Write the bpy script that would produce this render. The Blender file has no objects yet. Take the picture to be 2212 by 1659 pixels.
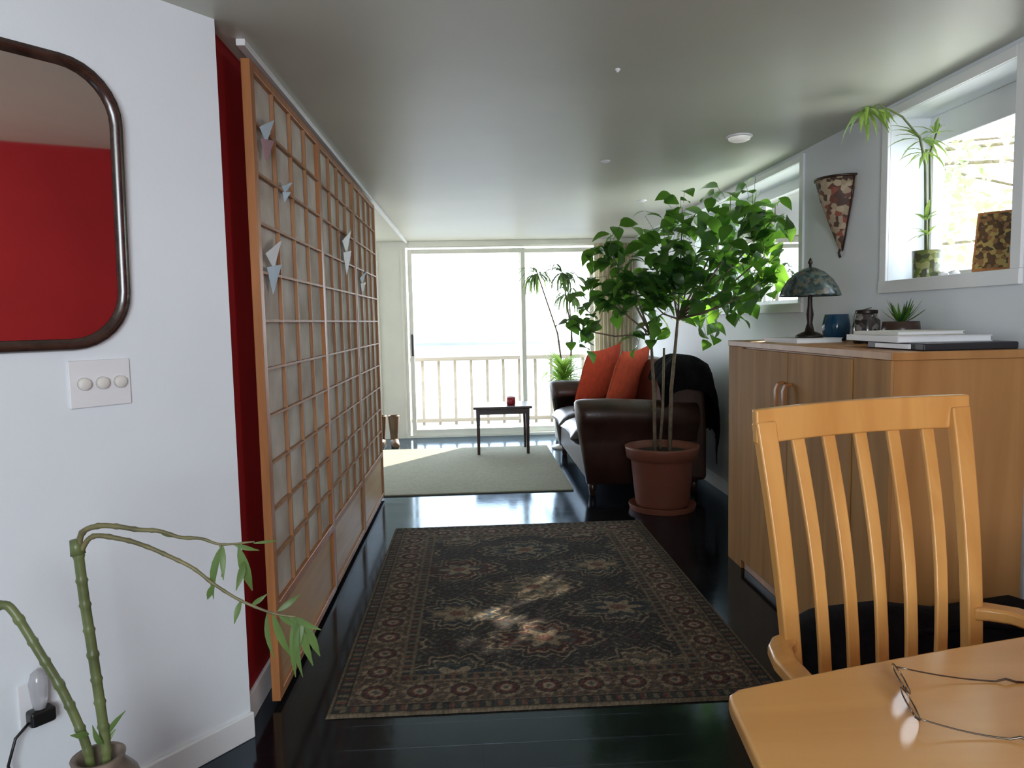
import bpy, bmesh, math, random
import numpy as np
from mathutils import Vector, Matrix
random.seed(7)
scene=bpy.context.scene
V=Vector
# ------------------------------------------------------------ materials
def nt(m):
    m.use_nodes=True; t=m.node_tree
    return t,t.nodes,t.links,t.nodes["Principled BSDF"]
def mat(name,col,rough=.5,var=.12,scale=8,metal=0,stretch=(1,1,1),bump=0,bscale=60,spec=.5,coat=0,trans=0,emit=None,estr=0,subsurf=0):
    m=bpy.data.materials.new(name); t,n,l,b=nt(m)
    tc=n.new("ShaderNodeTexCoord"); mp=n.new("ShaderNodeMapping"); mp.inputs["Scale"].default_value=stretch
    l.new(tc.outputs["Object"],mp.inputs["Vector"])
    no=n.new("ShaderNodeTexNoise"); no.inputs["Scale"].default_value=scale; no.inputs["Detail"].default_value=5
    l.new(mp.outputs[0],no.inputs["Vector"])
    cr=n.new("ShaderNodeValToRGB")
    c=list(col)
    cr.color_ramp.elements[0].position=.3; cr.color_ramp.elements[1].position=.7
    cr.color_ramp.elements[0].color=[max(0,x*(1-var)) for x in c]+[1]
    cr.color_ramp.elements[1].color=[min(1,x*(1+var)) for x in c]+[1]
    l.new(no.outputs["Fac"],cr.inputs[0]); l.new(cr.outputs[0],b.inputs["Base Color"])
    b.inputs["Roughness"].default_value=rough; b.inputs["Metallic"].default_value=metal
    b.inputs["Specular IOR Level"].default_value=spec; b.inputs["Coat Weight"].default_value=coat
    b.inputs["Transmission Weight"].default_value=trans
    if emit: b.inputs["Emission Color"].default_value=(*emit,1); b.inputs["Emission Strength"].default_value=estr
    if bump:
        n2=n.new("ShaderNodeTexNoise"); n2.inputs["Scale"].default_value=bscale; n2.inputs["Detail"].default_value=4
        l.new(mp.outputs[0],n2.inputs["Vector"])
        bp=n.new("ShaderNodeBump"); bp.inputs["Strength"].default_value=bump; bp.inputs["Distance"].default_value=.01
        l.new(n2.outputs["Fac"],bp.inputs["Height"]); l.new(bp.outputs[0],b.inputs["Normal"])
    return m
def leafmat(name,col,tr,rough=.35,w=.35):
    m=mat(name,col,rough,.3,6)
    t,n,l,b=nt(m); out=n["Material Output"]
    tl=n.new("ShaderNodeBsdfTranslucent"); tl.inputs[0].default_value=(*tr,1)
    mx=n.new("ShaderNodeMixShader"); mx.inputs[0].default_value=w
    l.new(b.outputs[0],mx.inputs[1]); l.new(tl.outputs[0],mx.inputs[2]); l.new(mx.outputs[0],out.inputs[0])
    return m
def glassmat(name,tint=(1,1,1),ior=1.45):
    m=bpy.data.materials.new(name); m.use_nodes=True; t=m.node_tree; n=t.nodes; l=t.links
    n.remove(n["Principled BSDF"]); out=n["Material Output"]
    tr=n.new("ShaderNodeBsdfTransparent"); tr.inputs[0].default_value=(*tint,1)
    gl=n.new("ShaderNodeBsdfGlossy"); gl.inputs["Roughness"].default_value=.02
    lw=n.new("ShaderNodeLayerWeight"); lw.inputs[0].default_value=.12
    mx=n.new("ShaderNodeMixShader"); l.new(lw.outputs["Fresnel"],mx.inputs[0]); l.new(tr.outputs[0],mx.inputs[1]); l.new(gl.outputs[0],mx.inputs[2]); l.new(mx.outputs[0],out.inputs[0])
    return m
def woodmat(name,c1,c2,rough=.4,axis=2,scale=3,coat=0,spec=.5):
    m=bpy.data.materials.new(name); t,n,l,b=nt(m)
    tc=n.new("ShaderNodeTexCoord"); mp=n.new("ShaderNodeMapping")
    s=[scale*4]*3; s[axis]=scale*.35; mp.inputs["Scale"].default_value=s
    l.new(tc.outputs["Object"],mp.inputs["Vector"])
    no=n.new("ShaderNodeTexNoise"); no.inputs["Scale"].default_value=1.2; no.inputs["Detail"].default_value=8; no.inputs["Distortion"].default_value=.6
    l.new(mp.outputs[0],no.inputs["Vector"])
    cr=n.new("ShaderNodeValToRGB"); cr.color_ramp.elements[0].position=.32; cr.color_ramp.elements[1].position=.68
    cr.color_ramp.elements[0].color=(*c1,1); cr.color_ramp.elements[1].color=(*c2,1)
    l.new(no.outputs["Fac"],cr.inputs[0]); l.new(cr.outputs[0],b.inputs["Base Color"])
    b.inputs["Roughness"].default_value=rough; b.inputs["Coat Weight"].default_value=coat; b.inputs["Coat Roughness"].default_value=.15
    b.inputs["Specular IOR Level"].default_value=spec
    return m
white_wall=mat("white_wall_paint",(.81,.85,.89),.7,.02,3,bump=.05,bscale=120)
white_trim=mat("white_trim_paint",(.85,.86,.87),.45,.03,4)
door_trim=mat("cream_trim_paint",(.87,.87,.78),.45,.03,4)
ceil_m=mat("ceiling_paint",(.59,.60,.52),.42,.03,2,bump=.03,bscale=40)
red_wall=mat("red_wall_paint",(.33,.013,.016),.65,.10,2,spec=.15)
cherry=woodmat("orange_pine",(.34,.13,.042),(.49,.205,.072),.45,2,4,spec=.3)
lattice_m=woodmat("lattice_wood",(.31,.145,.065),(.44,.22,.10),.55,2,5,spec=.3)
kick_m=woodmat("shoji_kick_wood",(.46,.28,.14),(.58,.37,.19),.5,1,3,spec=.3)
birch=woodmat("cabinet_plywood",(.37,.165,.05),(.50,.245,.085),.42,2,2,spec=.4)
birch_d=woodmat("cabinet_door_plywood",(.34,.165,.055),(.46,.24,.085),.65,2,3,spec=.15)
chair_wood=woodmat("honey_beech",(.60,.285,.075),(.74,.385,.115),.32,2,3,coat=.25)
table_wood=woodmat("honey_beech_top",(.57,.275,.075),(.67,.345,.105),.30,0,2,coat=.25)
dark_wood=woodmat("dark_walnut",(.02,.010,.007),(.05,.022,.014),.3,0,4)
mirror_frame_m=woodmat("mirror_dark_frame",(.025,.012,.009),(.06,.03,.022),.25,1,6,coat=.6)
leather=mat("brown_leather",(.046,.019,.013),.38,.35,5,bump=.15,bscale=90,coat=.05)
leather_d=mat("dark_seat_leather",(.035,.026,.028),.32,.3,5,bump=.15,bscale=60,spec=.45)
redf=mat("red_cushion_fabric",(.72,.095,.038),.85,.12,20,bump=.2,bscale=250)
redf_sunlit=mat("sunlit_cushion_fabric",(.68,.27,.18),.85,.2,30,bump=.2,bscale=250)
black_f=mat("black_fabric",(.008,.007,.008),.9,.4,20,bump=.4,bscale=120,spec=.08)
terra=mat("terracotta_plastic",(.20,.064,.038),.5,.12,4)
soil=mat("potting_soil",(.035,.022,.015),.95,.5,60,bump=1,bscale=80)
bark=mat("grey_bark",(.20,.15,.10),.85,.3,30,bump=.4,bscale=90)
ficleaf=leafmat("ficus_leaf",(.016,.055,.017),(.22,.48,.05),.33,.38)
brleaf=leafmat("bright_leaf",(.20,.38,.07),(.60,.85,.18),.45,.5)
bamleaf=leafmat("bamboo_leaf",(.10,.17,.05),(.28,.40,.10),.45,.3)
outleaf=leafmat("outdoor_leaf",(.25,.36,.17),(.46,.62,.28),.6,.45)
bamboo_m=mat("bamboo_stalk",(.12,.145,.055),.4,.4,14)
carpet_m=mat("sage_carpet",(.29,.285,.21),.95,.1,40,bump=.6,bscale=300)
clear=glassmat("window_glass")
black_p=mat("black_plastic",(.012,.012,.012),.35,.1)
plate_m=mat("white_plastic",(.82,.82,.84),.35,.02)
chrome=mat("thin_metal_wire",(.16,.14,.12),.25,.05,metal=1)
mirror_m=mat("mirror_silver",(.92,.90,.88),.03,.01,metal=1)
curtain_m=leafmat("cream_curtain",(.66,.60,.46),(.75,.68,.50),.9,.4)
deck_m=woodmat("weathered_deck",(.50,.47,.42),(.64,.60,.54),.8,0,2)
rail_m=woodmat("weathered_rail",(.22,.195,.155),(.30,.27,.22),.8,0,2,spec=.2)
paper=leafmat("rice_paper",(.92,.83,.71),(.90,.75,.64),.9,.35)
# floor : black paint, its gloss tinted blue to paint in the sky reflection
floor_m=bpy.data.materials.new("black_painted_floor"); t,n,l,b=nt(floor_m); n.remove(b); out=n["Material Output"]
tc=n.new("ShaderNodeTexCoord"); no=n.new("ShaderNodeTexNoise"); no.inputs["Scale"].default_value=5; no.inputs["Detail"].default_value=6
l.new(tc.outputs["Object"],no.inputs["Vector"])
cr=n.new("ShaderNodeValToRGB"); cr.color_ramp.elements[0].color=(.004,.004,.005,1); cr.color_ramp.elements[1].color=(.010,.010,.012,1)
df=n.new("ShaderNodeBsdfDiffuse"); l.new(no.outputs["Fac"],cr.inputs[0]); l.new(cr.outputs[0],df.inputs["Color"])
gl_=n.new("ShaderNodeBsdfGlossy"); gl_.inputs["Color"].default_value=(.68,.84,1,1)
mr=n.new("ShaderNodeMapRange"); mr.inputs[3].default_value=.07; mr.inputs[4].default_value=.17; l.new(no.outputs["Fac"],mr.inputs[0]); l.new(mr.outputs[0],gl_.inputs["Roughness"])
fr=n.new("ShaderNodeFresnel"); fr.inputs[0].default_value=1.65; mx=n.new("ShaderNodeMixShader")
l.new(fr.outputs[0],mx.inputs[0]); l.new(df.outputs[0],mx.inputs[1]); l.new(gl_.outputs[0],mx.inputs[2]); l.new(mx.outputs[0],out.inputs[0])
br=n.new("ShaderNodeTexBrick"); br.inputs["Scale"].default_value=1; br.inputs["Brick Width"].default_value=2.4; br.inputs["Row Height"].default_value=.14; br.inputs["Mortar Size"].default_value=.002
l.new(tc.outputs["Object"],br.inputs[0])
ad=n.new("ShaderNodeMath"); ad.operation='MULTIPLY_ADD'; ad.inputs[1].default_value=.35
n3=n.new("ShaderNodeTexNoise"); n3.inputs["Scale"].default_value=22; l.new(tc.outputs["Object"],n3.inputs["Vector"])
l.new(n3.outputs["Fac"],ad.inputs[0]); l.new(br.outputs["Fac"],ad.inputs[2])
bp=n.new("ShaderNodeBump"); bp.inputs["Strength"].default_value=.2; bp.inputs["Distance"].default_value=.003; bp.invert=True
l.new(ad.outputs[0],bp.inputs["Height"]); l.new(bp.outputs[0],gl_.inputs["Normal"])
# pattern mat
def voromat(name,cols,scale,rough=.6,ms=(1,1,1)):
    m=bpy.data.materials.new(name); t,n,l,b=nt(m)
    tc=n.new("ShaderNodeTexCoord"); vo=n.new("ShaderNodeTexVoronoi"); vo.inputs["Scale"].default_value=scale
    l.new(tc.outputs["Object"],vo.inputs["Vector"]); cr=n.new("ShaderNodeValToRGB"); cr.color_ramp.interpolation='CONSTANT'
    sp=n.new("ShaderNodeSeparateColor"); l.new(vo.outputs["Color"],sp.inputs[0]); l.new(sp.outputs[0],cr.inputs[0])
    e=cr.color_ramp.elements; e[0].color=(*cols[0],1); e[1].position=1/len(cols); e[1].color=(*cols[1],1)
    for i,c in enumerate(cols[2:]): x=e.new((i+2)/len(cols)); x.color=(*c,1)
    l.new(cr.outputs[0],b.inputs["Base Color"]); b.inputs["Roughness"].default_value=rough
    return m
# ------------------------------------------------------------ mesh builder
class MB:
    def __init__(s): s.v=[]; s.f=[]
    def add(s,vs,fs):
        o=len(s.v); s.v+= [tuple(v) for v in vs]; s.f+=[tuple(i+o for i in f) for f in fs]; return s
    def box(s,x0,x1,y0,y1,z0,z1):
        vs=[(x,y,z) for z in(z0,z1) for y in(y0,y1) for x in(x0,x1)]
        return s.add(vs,[(0,2,3,1),(4,5,7,6),(0,1,5,4),(2,6,7,3),(0,4,6,2),(1,3,7,5)])
    def tube(s,pts,rad,n=8,cap=True,up=None):
        pts=[V(p) for p in pts]
        if not hasattr(rad,'__len__'): rad=[rad]*len(pts)
        vs=[];fs=[]; prev=None
        for i,p in enumerate(pts):
            d=(pts[min(i+1,len(pts)-1)]-pts[max(i-1,0)]).normalized()
            if prev is None:
                a=d.cross(V((0,0,1))); 
                if a.length<.1: a=d.cross(V((1,0,0)))
            else: a=prev-d*prev.dot(d)
            a.normalize(); prev=a; bb=d.cross(a)
            for k in range(n):
                th=2*math.pi*k/n; vs.append(p+(a*math.cos(th)+bb*math.sin(th))*rad[i])
        for i in range(len(pts)-1):
            for k in range(n):
                k2=(k+1)%n; fs.append((i*n+k,i*n+k2,(i+1)*n+k2,(i+1)*n+k))
        if cap: fs.append(tuple(reversed(range(n)))); fs.append(tuple(range((len(pts)-1)*n,len(pts)*n)))
        return s.add(vs,fs)
    def strip(s,pts,side,w,th,nrm=None):
        pts=[V(p) for p in pts]; side=V(side).normalized()
        if not hasattr(w,'__len__'): w=[w]*len(pts)
        vs=[];fs=[]
        for i,p in enumerate(pts):
            d=(pts[min(i+1,len(pts)-1)]-pts[max(i-1,0)]).normalized()
            q=d.cross(side).normalized()
            for a,c in((-1,-1),(1,-1),(1,1),(-1,1)): vs.append(p+side*a*w[i]/2+q*c*th/2)
        for i in range(len(pts)-1):
            for k in range(4):
                k2=(k+1)%4; fs.append((i*4+k,i*4+k2,(i+1)*4+k2,(i+1)*4+k))
        m=(len(pts)-1)*4
        fs+= [(3,2,1,0),(m,m+1,m+2,m+3)]
        return s.add(vs,fs)
    def lathe(s,prof,c=(0,0,0),n=32,a0=0,a1=2*math.pi,axis=None):
        full=abs(a1-a0-2*math.pi)<1e-6; m=n if full else n+1
        vs=[];fs=[]
        for r,z in prof:
            for k in range(m):
                th=a0+(a1-a0)*k/n; vs.append((c[0]+r*math.cos(th),c[1]+r*math.sin(th),c[2]+z))
        for i in range(len(prof)-1):
            for k in range(n):
                k2=(k+1)%m if full else k+1
                fs.append((i*m+k,i*m+k2,(i+1)*m+k2,(i+1)*m+k))
        return s.add(vs,fs)
    def prism(s,poly,fn,a,b_):
        n=len(poly); vs=[fn(p,a) for p in poly]+[fn(p,b_) for p in poly]
        fs=[tuple(range(n)),tuple(reversed(range(n,2*n)))]+[(i,(i+1)%n,n+(i+1)%n,n+i) for i in range(n)]
        return s.add(vs,fs)
    def leaf(s,base,tip,w,nrm,fold=.25,droop=.15,seg=5,pw=.75):
        base=V(base);tip=V(tip);d=tip-base;L=d.length
        if L<1e-5: return s
        dn=d/L; sd=dn.cross(V(nrm)); 
        if sd.length<.05: sd=dn.cross(V((1,.3,.2)))
        sd.normalize(); up=sd.cross(dn)
        vs=[];fs=[]
        for i in range(seg+1):
            u=i/seg; ww=w/2*(math.sin(math.pi*min(1,u**pw))) if 0<u<1 else 0.0008
            c=base+d*u+up*(math.sin(u*math.pi)*droop*L)
            vs+=[c+sd*ww+up*ww*fold,c,c-sd*ww+up*ww*fold]
        for i in range(seg):
            o=i*3; fs+=[(o,o+1,o+4,o+3),(o+1,o+2,o+5,o+4)]
        return s.add(vs,fs)
    def obj(s,name,m,parent=None,smooth=False,bevel=0,bseg=2,subsurf=0,world=True,solid=0):
        me=bpy.data.meshes.new(name); me.from_pydata(s.v,[],s.f); me.update()
        bm=bmesh.new(); bm.from_mesh(me); bmesh.ops.recalc_face_normals(bm,faces=bm.faces) if not solid==-1 else None
        bm.to_mesh(me); bm.free()
        if smooth:
            for p in me.polygons: p.use_smooth=True
        me.materials.append(m)
        o=bpy.data.objects.new(name,me); scene.collection.objects.link(o)
        if solid>0:
            k=o.modifiers.new("solid","SOLIDIFY"); k.thickness=solid
        if bevel:
            k=o.modifiers.new("bevel","BEVEL"); k.width=bevel; k.segments=bseg; k.limit_method='ANGLE'; k.angle_limit=math.radians(40)
            for p in me.polygons: p.use_smooth=True
            try:
                k.harden_normals=True
            except Exception: pass
        if subsurf:
            k=o.modifiers.new("sub","SUBSURF"); k.levels=subsurf; k.render_levels=subsurf
        if parent is not None:
            o.parent=parent
            if world: o.matrix_parent_inverse=rootmat(parent).inverted()
        return o
def rootmat(p):
    m=Matrix.LocRotScale(p.location,p.rotation_euler,None)
    if p.parent: m=rootmat(p.parent)@p.matrix_parent_inverse@m
    return m
def root(name,loc,label,cat,group=None,kind=None,rz=0):
    e=bpy.data.objects.new(name,None); e.empty_display_size=.1; e.location=loc; e.rotation_euler=(0,0,rz)
    scene.collection.objects.link(e); tag(e,label,cat,group,kind); return e
def tag(o,label=None,cat=None,group=None,kind=None):
    if label:o["label"]=label
    if cat:o["category"]=cat
    if group:o["group"]=group
    if kind:o["kind"]=kind
    return o
def S(o): o["kind"]="structure"; return o
def pillow(M,c,ux,uy,un,w,h,t,n=12):
    c=V(c);ux=V(ux).normalized();uy=V(uy).normalized();un=V(un).normalized()
    for sg in(1,-1):
        vs=[];fs=[]
        for i in range(n+1):
            for j in range(n+1):
                u=-1+2*i/n;v=-1+2*j/n
                pin=1-.10*(1-abs(u)**2)*abs(v)**3; pin2=1-.10*(1-abs(v)**2)*abs(u)**3
                z=((1-u**4)*(1-v**4))**.6
                vs.append(c+ux*u*w/2*pin2+uy*v*h/2*pin+un*sg*t/2*z)
        for i in range(n):
            for j in range(n):
                a=i*(n+1)+j; fs.append((a,a+1,a+n+2,a+n+1) if sg>0 else (a,a+n+1,a+n+2,a+1))
        M.add(vs,fs)
    return M
sdir=V((-.60,-.80,-.58))
def sunhit(c,z=0): t_=(c.z-z)/.58; return c+sdir*t_
GX,GY=.04,3.10
# ------------------------------------------------------------ room shell
CH=2.25; YF=8.55; XR=1.88
S(MB().box(-3.4,2.13,-2.6,YF+.1,-.1,0).obj("floor",floor_m))
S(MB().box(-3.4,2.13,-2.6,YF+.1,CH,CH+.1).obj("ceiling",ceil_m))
W1=(2.50,3.28,1.475,2.19); W2=(4.18,6.15,1.40,2.19)
M=MB(); x0,x1=XR,XR+.25
M.box(x0,x1,1.85,W1[0],0,CH); M.box(x0,x1,W1[0],W1[1],0,W1[2]); M.box(x0,x1,W1[0],W1[1],W1[3],CH)
M.box(x0,x1,W1[1],W2[0],0,CH); M.box(x0,x1,W2[0],W2[1],0,W2[2]); M.box(x0,x1,W2[0],W2[1],W2[3],CH)
M.box(x0,x1,W2[1],YF+.1,0,CH)
S(M.obj("wall_east",white_wall))
S(MB().box(XR,XR+.25,-2.6,1.85,0,CH).obj("wall_southeast",red_wall))
S(MB().box(-3.4,2.13,-2.7,-2.6,0,CH).obj("wall_south",red_wall))
# angled wall with mirror
D=V((.616,.788,0)).normalized(); N=V((.788,-.616,0)).normalized(); C0=V((-.75,2.35,0))
def wp(s,z,off=0): p=C0-D*s+N*off; return V((p.x,p.y,z))
M=MB()
vs=[wp(0,0),wp(3.2,0),wp(3.2,0,-.1),wp(0,0,-.12)]; 
M.prism([(v.x,v.y) for v in vs],lambda p,z:(p[0],p[1],z),0,CH); S(M.obj("wall_southwest",white_wall))
S(MB().box(-3.4,-2.7,-2.6,.0,0,CH).obj("wall_west",white_wall))
M=MB(); M.prism([(wp(s_,0,o).x,wp(s_,0,o).y) for s_,o in((-.005,.014),(3.2,.014),(3.2,0),(-.005,0))],lambda p,z:(p[0],p[1],z),0,.085)
S(M.obj("baseboard_southwest",white_trim,bevel=.004))
S(MB().box(-.90,-.785,2.32,5.62,0,CH).obj("wall_partition",red_wall))
S(MB().box(-.785,-.772,2.36,5.62,0,.10).obj("baseboard_partition",white_trim,bevel=.003))
S(MB().box(-3.5,-3.4,-2.7,YF+.1,0,CH).obj("wall_northwest",white_wall))
S(MB().box(-3.4,-.9,5.52,5.62,0,CH).obj("wall_inner",white_wall))
# north wall with door and window
M=MB(); y0,y1=YF,YF+.12
M.box(-3.4,-2.5,y0,y1,0,CH); M.box(-2.5,-1.1,y0,y1,2.17,CH); M.box(-2.5,-1.1,y0,y1,0,.06); M.box(-1.1,-.74,y0,y1,0,CH)
M.box(-.74,1.44,y0,y1,2.18,CH); M.box(1.44,2.13,y0,y1,0,CH)
S(M.obj("wall_north",door_trim))
# track on ceiling
S(MB().box(-.735,-.705,2.50,YF,CH-.022,CH).obj("trim_1",white_trim,bevel=.003))
S(MB().box(-.70,1.88,YF-.03,YF,CH-.06,CH).obj("trim_2",door_trim,bevel=.004))
S(MB().box(XR-.012,XR,3.98,YF,0,.10).obj("baseboard_east",white_trim,bevel=.003))
# sliding door
def framed(name,x0,x1,y,z0,z1,w,n_mull,mat_,wid=.05,handle=False):
    M=MB(); M.box(x0,x0+w,y,y+wid,z0,z1);M.box(x1-w,x1,y,y+wid,z0,z1);M.box(x0+w,x1-w,y,y+wid,z0,z0+w*1.3);M.box(x0+w,x1-w,y,y+wid,z1-w,z1)
    o=S(M.obj(name,mat_,bevel=.004))
    ym=y+wid/2
    MB().add([(x0+w,ym,z0+w*1.3),(x1-w,ym,z0+w*1.3),(x1-w,ym,z1-w),(x0+w,ym,z1-w)],[(0,1,2,3)]).obj("glass",clear,o)
    return o
d1=framed("door_1",-.72,.62,YF+.0,.03,2.16,.05,0,door_trim)
d2=framed("door_2",.55,1.42,YF+.055,.03,2.16,.05,0,door_trim)
M=MB().box(-.70,-.675,YF-.03,YF,.95,1.2); M.obj("handle",black_p,d1,bevel=.006)
S(MB().box(-.76,1.46,YF-.02,YF+.12,0,.03).obj("trim_3",door_trim,bevel=.003))
framed("window_3",-2.48,-1.12,YF+.03,.08,2.16,.05,0,door_trim)
S(MB().box(-1.08,-1.05,YF-.025,YF,.05,2.16).obj("trim_4",door_trim,bevel=.004))
S(MB().box(-.80,-.77,YF-.025,YF,.05,2.16).obj("trim_7",door_trim,bevel=.004))
# east windows
def ewin(name,w,bars,hd):
    ya,yb,za,zb=w; X=2.06; M=MB(); f=.025
    M.box(X,X+.05,ya,ya+f,za,zb);M.box(X,X+.05,yb-f,yb,za,zb);M.box(X,X+.05,ya+f,yb-f,za,za+.03);M.box(X,X+.05,ya+f,yb-f,zb-hd,zb)
    for b_ in bars: M.box(X,X+.05,b_-.02,b_+.02,za+.03,zb-hd)
    o=S(M.obj(name,white_trim,bevel=.004)); x=X+.023
    MB().add([(x,ya+f,za+.03),(x,yb-f,za+.03),(x,yb-f,zb-hd),(x,ya+f,zb-hd)],[(0,1,2,3)]).obj("glass",clear,o)
ewin("window_1",W1,[],.12); ewin("window_2",W2,[5.16],.07)
def casing(name,w,app=.055):
    ya,yb,za,zb=w; M=MB()
    M.box(XR-.018,XR,ya-.05,yb+.05,za-app,za); M.box(XR-.014,XR,yb,yb+.05,za,zb+.04); M.box(XR-.014,XR,ya-.05,ya,za,zb+.04)
    M.box(XR-.014,XR,ya,yb,zb,zb+.04)
    S(M.obj(name,white_trim,bevel=.003))
casing("trim_5",W1); casing("trim_6",W2)
# ------------------------------------------------------------ exterior
o=MB().box(-4,3.4,YF+.14,9.95,-.12,-.04).obj("balcony_deck",deck_m); tag(o,"pale weathered wooden balcony deck outside the door","deck")
r=root("balcony_railing",(0,9.9,-.04),"weathered wooden balcony railing with slim vertical balusters","railing")
MB().box(-4,3.3,9.83,9.97,.82,.87).box(-4,3.3,9.87,9.93,.0,.05).obj("rail",rail_m,r,bevel=.008)
M=MB()
for i in range(33): x=-3.9+i*.215; M.box(x-.018,x+.018,9.885,9.915,-.04,.83)
M.obj("balusters",rail_m,r)
o=MB().box(1.50,1.56,8.72,9.76,-.04,2.3).obj("sun_block_screen",door_trim); tag(o,"pale solid screen added on the balcony to block sun","screen")  # added panel, stops sun from entering the right door pane
terr=mat("bounce_gravel",(.60,.60,.52),.9,.15,30)
o=MB().box(2.14,9,-2,8.6,-.4,-.3).obj("bounce_terrace",terr); tag(o,"unseen pale terrace added to bounce sunlight indoors","terrace")  # out of view, added to bounce sun through the east windows onto the ceiling
S(MB().box(2.14,3.25,1.2,5.1,2.52,2.60).obj("sun_block_eave",door_trim))  # eave added outside to keep direct sun off the dining table
sea=mat("bright_sea",(.125,.14,.15),.45,.06,.05,spec=.3)
o=MB().box(-600,600,-5,800,-12.2,-12).obj("sea",sea); tag(o,"calm bright blue grey sea below the house","sea")
shore=mat("hazy_shore",(.25,.265,.28),.9,.2,.02)
M=MB(); vs=[];fs=[]
K=80
for i in range(K+1):
    x=-400+i*10; h=.6+.8*abs(math.sin(i*.37))+.5*abs(math.sin(i*1.3)); vs+=[(x,430,-12),(x,430,-12+h),(x,455,-12)]
for i in range(K): a=i*3; fs+=[(a,a+3,a+4,a+1),(a+1,a+4,a+5,a+2)]
o=M.add(vs,fs).obj("distant_shoreline",shore); tag(o,"low hazy shoreline across the water","shoreline")
# outdoor tree
r=root("garden_tree",(3.4,7.4,-.3),"leafy garden tree with pale green foliage outside the windows","tree")
M=MB(); M.tube([(3.5,7.6,-.3),(3.45,7.4,.6),(3.4,7.2,1.6),(3.3,6.9,3.2)],[.12,.1,.07,.03],10)
br_=[]
for i in range(16):
    a=random.uniform(0,6.28); p0=V((3.42,7.2,random.uniform(.8,2.8))); p1=p0+V((math.cos(a)*.5,random.uniform(-2.6,.9),random.uniform(.1,.9)))
    M.tube([p0,(p0+p1)/2+V((0,0,.12)),p1],[.025,.016,.006],6); br_.append((p0,p1))
for i in range(4):
    p0=V((3.42,7.0,random.uniform(2.0,2.8))); p1=V((random.uniform(3.5,3.9),random.uniform(4.0,4.9),random.uniform(1.9,2.5)))
    M.tube([p0,(p0+p1)/2+V((0,0,.2)),p1],[.025,.016,.006],6); br_.append((p0,p1))
M.obj("trunk",bark,r,smooth=True)
M=MB()
for i in range(2700):
    p0,p1=random.choice(br_); c=p0.lerp(p1,random.uniform(.25,1.05))+V([random.gauss(0,.24) for _ in range(3)])
    if c.x<2.45: c.x=2.5+random.random()*.4
    h=sunhit(c)
    if ((h.x-GX)/.20)**2+((h.y-GY)/.26)**2<1 and random.random()<.85: continue  # gap shaped in the leaves so the sun patch reaches the rug
    d=V((random.gauss(0,1),random.gauss(0,1),random.gauss(-.4,.6))).normalized()
    M.leaf(c,c+d*.11,.062,(random.random(),random.random(),1),seg=3)
# loose leaves added along the sun rays to keep the rest of the rug in shade
for i in range(900):
    hx,hy=random.uniform(-.5,1.0),random.uniform(2.3,4.3)
    if ((hx-GX)/.26)**2+((hy-GY)/.33)**2<1: continue
    u_=random.uniform(4.4,5.6); c=V((hx,hy,0))-sdir*u_
    if c.x<2.5 or c.x>3.9: continue
    d=V((random.gauss(0,1),random.gauss(0,1),random.gauss(-.4,.6))).normalized()
    M.leaf(c,c+d*.12,.07,(random.random(),random.random(),1),seg=3)
M.obj("foliage",outleaf,r)
# ------------------------------------------------------------ shoji panels
def shoji(y0,y1,xf,first,label):
    r=root("shoji_panel",(xf,(y0+y1)/2,.02),label,"sliding screen","sliding shoji panels")
    xb=xf-.03; z0,z1=.02,2.20; st=.045 if first else .035
    M=MB(); M.box(xb,xf,y0,y0+st,z0,z1); M.box(xb,xf,y1-.035,y1,z0,z1); M.box(xb,xf,y0+st,y1-.035,z1-.03,z1)
    M.box(xb,xf,y0+st,y1-.035,.325,.360); M.box(xb,xf,y0+st,y1-.035,z0,.05)
    M.obj("frame",cherry if first else lattice_m,r,bevel=.003)
    M=MB(); ya,yb=y0+st,y1-.035; za,zb=.360,z1-.03
    for i in range(1,4): y=ya+(yb-ya)*i/4; M.box(xf-.016,xf-.003,y-.006,y+.006,za,zb)
    for i in range(1,11): z=za+(zb-za)*i/11; M.box(xf-.014,xf-.001,ya,yb,z-.0045,z+.0045)
    M.obj("lattice",lattice_m,r)
    MB().box(xf-.020,xf-.018,ya,yb,za,zb).obj("paper",paper,r)
    MB().box(xf-.022,xf-.012,ya,yb,.05,.325).obj("kick_panel",kick_m,r)
shoji(2.53,3.62,-.702,True,"near shoji screen with orange wood frame and rice paper")
shoji(3.622,4.62,-.704,False,"middle shoji screen with wooden lattice and rice paper")
shoji(4.622,5.62,-.702,False,"end shoji screen with wooden lattice beside open room")
def ornament(y,z,s,col,col2,lab):
    r=root("paper_ornament",(-.70,y,z),lab,"ornament","folded paper ornaments on the screen")
    x=-.7025
    M=MB(); M.add([(x,y-s,z+s*.3),(x+.03,y+.1*s,z+s*.9),(x+.01,y+s,z+s*1.1),(x,y+.1*s,z-s*.2)],[(0,1,3),(1,2,3)]); M.obj("wing",col,r,solid=.002)
    M=MB(); M.add([(x,y-s*.8,z-s*.2),(x+.02,y+.5*s,z+.0),(x,y-.1*s,z-s*1.2)],[(0,1,2)]); M.obj("tail",col2,r,solid=.002)
pb=mat("pale_blue_paper",(.55,.68,.80),.5,.1); pw=mat("white_paper",(.85,.87,.9),.5,.03); pp=mat("mauve_paper",(.40,.22,.26),.5,.2)
ornament(2.70,1.55,.09,pw,pb,"folded white and blue paper bird on the screen")
ornament(2.68,1.98,.07,pb,pp,"pale blue and mauve paper bird on the screen")
ornament(2.92,1.84,.035,pb,pb,"small pale blue paper bird on the screen")
ornament(4.28,1.75,.12,pw,pw,"folded white paper bird on the screen")
ornament(4.85,1.60,.07,pb,pw,"small blue and white paper bird on the screen")
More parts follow.
